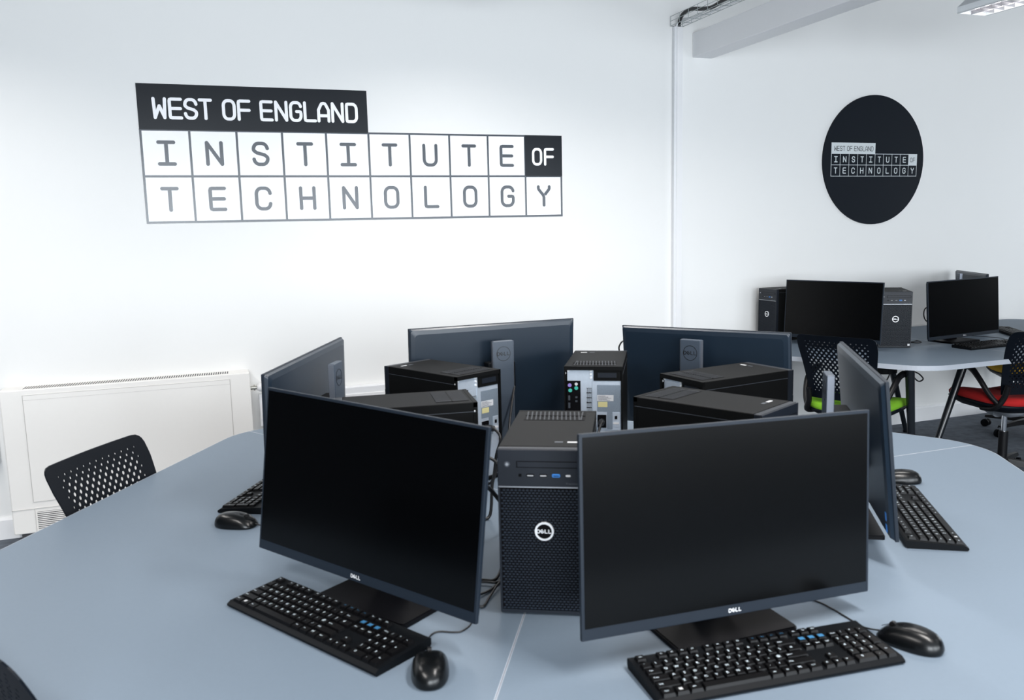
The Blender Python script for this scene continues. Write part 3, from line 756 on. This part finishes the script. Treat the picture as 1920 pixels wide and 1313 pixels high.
KBS = [
 (.174, 1.574, -59.9, 'black keyboard below the dark front left monitor'),
 (.861, 1.122, -5.0, 'black keyboard below the front right monitor, nearest the viewer'),
 (1.663, 1.591, 57.7, 'black keyboard right of the edge-on right monitor'),
 (.165, 2.535, -119.0, 'black keyboard at the far left side of the foreground desk, behind the front left monitor'),
]
kb0 = make_keyboard(True)
for i, (x, y, a, lab) in enumerate(KBS):
    if i == 0: kb0.location = (x, y, TZ); kb0.rotation_euler = (0, 0, rad(a)); kb0['label'] = lab; kb0['group'] = 'black full-size keyboards'
    else: dup(kb0, (x, y, TZ), rad(a), lab)
kb1 = make_keyboard(False); kb1.location = (4.36, 3.66, TZ); kb1.rotation_euler = (0, 0, rad(2)); kb1['label'] = 'black keyboard on the wall desk below the right-hand monitor'; kb1['group'] = 'black full-size keyboards'
dup(kb1, (4.98, 4.02, TZ), rad(58), 'black keyboard on the wall desk half hidden behind the right-hand monitor')

# ================================================================= MICE
def make_mouse():
    t = thing('mouse', 'x', 'mouse')
    ML, MWd, MHt = .116, .066, .036
    mb = MB(); rings = []; N = 28
    for k_ in range(10):
        f = k_/9; ph = f*math.pi/2 if True else 0
        zz = MHt*math.sin(ph); sc = max(.02, math.cos(ph))**.62
        if k_ == 0: zz = .002; sc = .985
        ring_ = []
        for j in range(N):
            a = 2*math.pi*j/N; c, s = math.cos(a), math.sin(a)
            ex = math.copysign(abs(c)**(.55 if c > 0 else .85), c)*ML/2; ey = math.copysign(abs(s)**(.7 if c > 0 else .85), s)*MWd/2
            if c > 0: ex *= .98; ey *= 1-.05*c
            px = ex*sc-.008*f; zf = zz*(1-.22*max(0, c)*sc)
            ring_.append((px, ey*sc, zf))
        rings.append(ring_)
    base = [(p[0]*.94, p[1]*.94, 0) for p in rings[0]]
    mb.loft([base]+rings, 'mouse_black'); mb.build('body', t)
    mb = MB(); mb.tube([(.030, -.0035, .0275), (.030, .0035, .0275)], .006, 'cable_black', 12); mb.build('scroll_wheel', t)
    mb = MB(); mb.tube([(.012, 0, .0338), (.022, 0, .0315)], .0006, 'grille_black', 6); mb.tube([(.037, 0, .0262), (.05, 0, .0185)], .0006, 'grille_black', 6); mb.build('button_gap', t)
    return t
def place_mouse(m, x, y, a, cord, lab):
    m.location = (x, y, TZ); m.rotation_euler = (0, 0, rad(a)); m['label'] = lab; m['group'] = 'black corded mice'
    Mi = (Matrix.Translation((x, y, TZ)) @ Matrix.Rotation(rad(a), 4, 'Z')).inverted()
    nose = Vector((x+.052*math.cos(rad(a)), y+.052*math.sin(rad(a)), TZ+.008))
    P = [Mi @ nose]+[Mi @ Vector((p[0], p[1], TZ+(p[2] if len(p) > 2 else .0022))) for p in cord]
    mb = MB(); mb.tube(smoothpath(P, 6), .0016, 'cable_black', 6); mb.build('cord', m)
m0 = make_mouse()
ms = [m0]+[dup(m0, (0,0,0), 0, 'x') for _ in range(4)]
place_mouse(ms[0], .320, 1.320, 75, [(.336, 1.40), (.342, 1.421), (.354, 1.449), (.373, 1.459), (.398, 1.446), (.417, 1.445), (.445, 1.475), (.47, 1.56), (.50, 1.66), (.56, 1.76)], 'black corded mouse right of the front left keyboard')
place_mouse(ms[1], 1.142, 1.086, 112, [(1.113, 1.165), (1.112, 1.215), (1.112, 1.25), (1.10, 1.30), (1.02, 1.40), (1.0, 1.5)], 'black corded mouse at the right end of the nearest keyboard')
place_mouse(ms[2], 1.862, 1.832, 147, [(1.79, 1.90), (1.7, 1.93), (1.6, 1.93)], 'black corded mouse beyond the right-hand keyboard of the foreground desk')
place_mouse(ms[3], .040, 2.240, -30, [(.12, 2.19), (.20, 2.15), (.26, 2.10)], 'black corded mouse at the left of the foreground desk')
place_mouse(ms[4], 4.66, 3.68, 95, [(4.66, 3.78), (4.70, 3.9), (4.6, 4.1)], 'black corded mouse beside the keyboard on the wall desk')

# ================================================================= CHAIRS
def make_chair(fabric):
    t = thing('office_chair', 'x', 'chair')
    # backrest: curved perforated shell. u across (-1..1), v up (0..1)
    BH, BW = .3646, .43
    def S(u, v, off=0.0):
        w = (BW/2)*(.80+.20*min(1, v*1.25)) if v < .8 else BW/2
        yy = -u*w; z = .525+v*BH*.9875
        x = -.200-.035*v-.065*v*v+.020*u*u*(1-.35*v) - off
        return Vector((x, yy, z))
    mb = MB(); nc, nr = 13, 19
    u0, u1, v0, v1 = -.84, .84, .10, .92
    cw = (u1-u0)/nc; chh = (v1-v0)/nr
    th = .004
    def both(vs, fs, sm=True):
        A = [S(a, b) for a, b in vs]; B = [S(a, b, th) for a, b in vs]; n = len(vs)
        mb.add(A, fs, 'chair_black', sm); mb.add(B, [tuple(reversed(f)) for f in fs], 'chair_black', sm)
        return A, B
    for r in range(nr):
        off = (r % 2)*.5
        for c in range(-1, nc):
            a = u0+(c+off)*cw; b = a+cw
            a2, b2 = max(a, u0), min(b, u1)
            if b2-a2 < 1e-6: continue
            z0_, z1_ = v0+r*chh, v0+(r+1)*chh
            if b2-a2 < cw*.9:
                both([(a2, z0_), (b2, z0_), (b2, z1_), (a2, z1_)], [(0,1,2,3)]); continue
            cx, cy = (a+b)/2, (z0_+z1_)/2
            ed = min(1, (1-abs(cx)/.84)*5)*min(1, max(0, (.96-cy))*5)*min(1, (cy-.08)*6)
            k_ = .40+.60*max(0, ed)
            ru = .0068/(BW/2)*k_; rv = .0068/BH*k_
            outer = [(b, cy), (b, z1_), (cx, z1_), (a, z1_), (a, cy), (a, z0_), (cx, z0_), (b, z0_)]
            inner = [(cx+ru*math.cos(rad(45*i)), cy+rv*math.sin(rad(45*i))) for i in range(8)]
            A, B = both(outer+inner, [(i, (i+1) % 8, 8+(i+1) % 8, 8+i) for i in range(8)])
            mb.add(A[8:]+B[8:], [(i, (i+1) % 8, 8+(i+1) % 8, 8+i) for i in range(8)], 'chair_black')
    # solid border out to the rounded outline
    n = 10; inner = []; outer = []
    ru, rv_ = .15, .085
    def edge(f):   # f 0..4 round the rectangle counter-clockwise
        s, q = int(f) % 4, f-int(f)
        C4 = [(1, 0), (1, 1), (-1, 1), (-1, 0)]; a, b = C4[s], C4[(s+1) % 4]
        return (a[0]+(b[0]-a[0])*q, a[1]+(b[1]-a[1])*q)
    NN = 96
    for i in range(NN):
        u, v = edge(i*4/NN); inner.append((u0+(u+1)/2*(u1-u0), v0+v*(v1-v0)))
        uu, vv = u, v
        au, av = abs(uu)-(1-ru), (vv-(1-rv_)) if vv > .5 else -1
        if au > 0 and av > 0:
            k1, k2 = au/ru, av/rv_; m_ = max(k1, k2); L2 = math.hypot(k1, k2); k1, k2 = k1/L2*m_, k2/L2*m_
            uu = math.copysign(1-ru+k1*ru, uu); vv = 1-rv_+k2*rv_
        outer.append((uu, vv))
    mid = [((a[0]+b[0])/2, (a[1]+b[1])/2) for a, b in zip(inner, outer)]
    fs = [(i, (i+1) % NN, NN+(i+1) % NN, NN+i) for i in range(NN)]+[(NN+i, NN+(i+1) % NN, 2*NN+(i+1) % NN, 2*NN+i) for i in range(NN)]
    A, B = both(inner+mid+outer, fs)
    mb.add(A[2*NN:]+B[2*NN:], [(i, (i+1) % NN, NN+(i+1) % NN, NN+i) for i in range(NN)], 'chair_black')
    mb.build('backrest', t)
    # seat: upholstered pad on a dished shell
    def ringp(sx, sy, z, x0=0.025, dip=0.0):
        out = []
        for j in range(40):
            a = 2*math.pi*j/40; c, s = math.cos(a), math.sin(a)
            ex = math.copysign(abs(c)**.5, c)*sx; ey = math.copysign(abs(s)**.55, s)*sy*(1+.06*c)
            zz = z+.016*(abs(ey)/sy)**2-(.020*max(0, c)**3)-dip
            out.append((x0+ex, ey, zz))
        return out
    mb = MB(); mb.loft([ringp(.215, .215, .447), ringp(.228, .230, .458), ringp(.230, .232, .474), ringp(.220, .222, .492), ringp(.17, .17, .498), ringp(.05, .05, .492)], fabric); mb.build('seat_pad', t)
    mb = MB(); mb.loft([ringp(.10, .12, .395), ringp(.17, .18, .405), ringp(.218, .222, .432), ringp(.232, .235, .448), ringp(.225, .228, .456)], 'chair_black'); mb.build('seat_shell', t)
    # side wings from the seat up into the back and the short arm loops
    for s in (-1, 1):
        mb = MB(); P = smoothpath([(-.06, s*.19, .43), (-.17, s*.195, .45), (-.205, s*.170, .51), (-.225, s*.165, .58)], 5)
        mb.tube(P, [.016]*len(P), 'chair_frame', 8); mb.build('back_support', t)
        mb = MB(); P = smoothpath([(-.19, s*.185, .47), (-.15, s*.215, .52), (-.09, s*.236, .60), (-.02, s*.238, .65), (.06, s*.236, .66)], 5)
        mb.tube(P, [.013+.006*i/len(P) for i in range(len(P))], 'chair_frame', 8); mb.build('arm', t)
    mb = MB(); mb.loft([ringp(.05, .05, .360, 0), ringp(.09, .075, .372, 0), ringp(.12, .11, .394, 0)], 'mechanism_grey'); mb.build('mechanism', t)
    mb = MB(); mb.tube([(0, 0, .20), (0, 0, .375)], .014, 'chrome', 16); pc = mb.build('gas_lift', t)
    mb = MB(); mb.tube([(0, 0, .06), (0, 0, .27)], .025, 'chair_frame', 16); mb.build('lift_sleeve', t)
    mb = MB(); mb.tube([(0, 0, .055), (0, 0, .115)], [.045, .034], 'chair_frame', 16); mb.build('hub', t)
    for i in range(5):
        a = rad(72*i+20); M = Matrix.Rotation(a, 4, 'Z')
        mb = MB(); rg = []
        for f, w, h, z in ((.02, .022, .020, .092), (.16, .018, .014, .086), (.30, .014, .009, .074)):
            rg.append([(f, -w, z-h), (f, w, z-h), (f, w*.7, z+h), (f, -w*.7, z+h)])
        mb.loft(rg, 'chair_frame', M=M, smooth=False); lg = mb.build('base_leg', t)
        mb = MB()
        for s in (-1, 1): mb.tube([(.295, s*.006, .027), (.295, s*.024, .027)], .027, 'black_plastic', 16, M=M)
        mb.tube([(.295, 0, .04), (.295, 0, .072)], .007, 'chrome', 8, M=M); mb.build('caster', lg)
    return t
cg = make_chair('fabric_green')
def setc(c, x, y, a, lab): c.location = (x, y, 0); c.rotation_euler = (0, 0, rad(a)); c['label'] = lab; c['group'] = 'perforated-back office chairs'
setc(cg, 3.367, 3.658, 25.5, 'black perforated-back office chair with a bright green seat at the wall desk')
cr = make_chair('fabric_red'); setc(cr, 4.26, 3.45, 77.0, 'black perforated-back office chair with a red seat at the right edge')
cy_ = make_chair('fabric_yellow'); setc(cy_, 5.32, 4.10, 160, 'black office chair with a yellow seat, hidden behind the red-seated one')
cb = make_chair('fabric_blue'); setc(cb, -.095, 2.60, -32, 'black perforated-back chair pushed in at the left side of the foreground desk'); cb.scale.z = .966
c_ = dup(cb, (-.15, 1.635, 0), rad(29), 'black chair whose back corner shows in the bottom left corner'); c_.scale.z = 1.0

# ================================================================= LOOSE CABLES
def cable(P, r, label, name='cable'):
    mb = MB(); mb.tube(smoothpath(P, 6), r, 'cable_black', 6); return tag(mb.build(name), label, 'cable', 'loose black cables')
Z = TZ+.003
cable([(.60, 1.73, Z), (.553, 1.645, Z), (.521, 1.652, Z), (.45, 1.70, Z), (.40, 1.75, Z)], .0028, 'black cable lying on the desk left of the front tower, uppermost strand')
cable([(.60, 1.70, Z+.004), (.553, 1.620, Z+.004), (.515, 1.632, Z+.004), (.44, 1.66, Z), (.36, 1.73, Z)], .0028, 'black cable lying on the desk left of the front tower, middle strand')
cable([(.61, 1.67, Z+.008), (.543, 1.60, Z+.008), (.51, 1.56, Z+.002), (.482, 1.525, Z), (.47, 1.56, Z+.004), (.53, 1.60, Z), (.59, 1.68, Z)], .0028, 'black cable looping on the desk left of the front tower, lowest strand')
cable([(.86, 2.67, 1.0), (.80, 2.60, .90), (.82, 2.52, .80), (.86, 2.42, Z), (.90, 2.2, Z), (.80, 2.0, Z)], .004, 'black cable hanging behind the bluish monitor')
cable([(.98, 2.66, .95), (.93, 2.58, .84), (.88, 2.45, .76), (.83, 2.25, Z), (.78, 2.1, Z+.005)], .004, 'black cable hanging right of the first behind the bluish monitor')
cable([(.72, 1.80, .83), (.71, 1.86, .80), (.74, 1.95, .75), (.80, 2.05, Z), (.90, 2.12, Z)], .004, 'black cable dropping behind the front tower')
cable([(.56, 1.78, .90), (.60, 1.82, .88), (.66, 1.86, .80), (.70, 1.95, Z+.01), (.76, 2.02, Z+.01)], .005, 'black cable bundle between the front left monitor and the front tower')
cable([(1.56, 2.77, 1.03), (1.50, 2.77, 1.055), (1.452, 2.76, 1.062), (1.436, 2.76, 1.047), (1.434, 2.76, 1.031), (1.445, 2.76, 1.01), (1.50, 2.77, .97), (1.58, 2.77, .86), (1.62, 2.74, Z), (1.60, 2.66, Z)], .003, 'black cable looping out left of the back right monitor')
cable([(4.26, 3.96, .98), (4.182, 3.95, .953), (4.153, 3.95, .938), (4.147, 3.95, .905), (4.161, 3.95, .872), (4.20, 3.96, .85), (4.30, 4.0, .80)], .0035, 'black cable loop left of the right-hand monitor on the wall desk')
cable([(4.06, 4.02, Z), (4.111, 4.001, Z), (4.173, 4.023, Z), (4.16, 3.973, Z), (4.11, 3.946, Z), (4.085, 3.985, Z), (4.02, 4.06, Z)], .0028, 'thin black cable loop lying right of the tower on the wall desk')
for lab, P in (('black cable loop hanging under the wall desk, right of the leg', [(3.69, 3.6, .70), (3.70, 3.6, .66), (3.722, 3.6, .612), (3.763, 3.6, .578), (3.797, 3.6, .588), (3.768, 3.6, .618), (3.72, 3.6, .645), (3.70, 3.6, .70)]),
               ('small black cable loop hanging under the wall desk, right of the leg', [(3.70, 3.63, .70), (3.74, 3.62, .65), (3.745, 3.62, .60), (3.70, 3.62, .59), (3.685, 3.62, .64), (3.72, 3.63, .70)]),
               ('tangled black cable under the wall desk, left of the leg', [(3.56, 3.7, .70), (3.56, 3.7, .656), (3.589, 3.7, .608), (3.622, 3.7, .574), (3.65, 3.7, .618), (3.599, 3.7, .638), (3.633, 3.7, .657), (3.666, 3.7, .623), (3.67, 3.7, .70)])):
    cable(P, .004, lab)
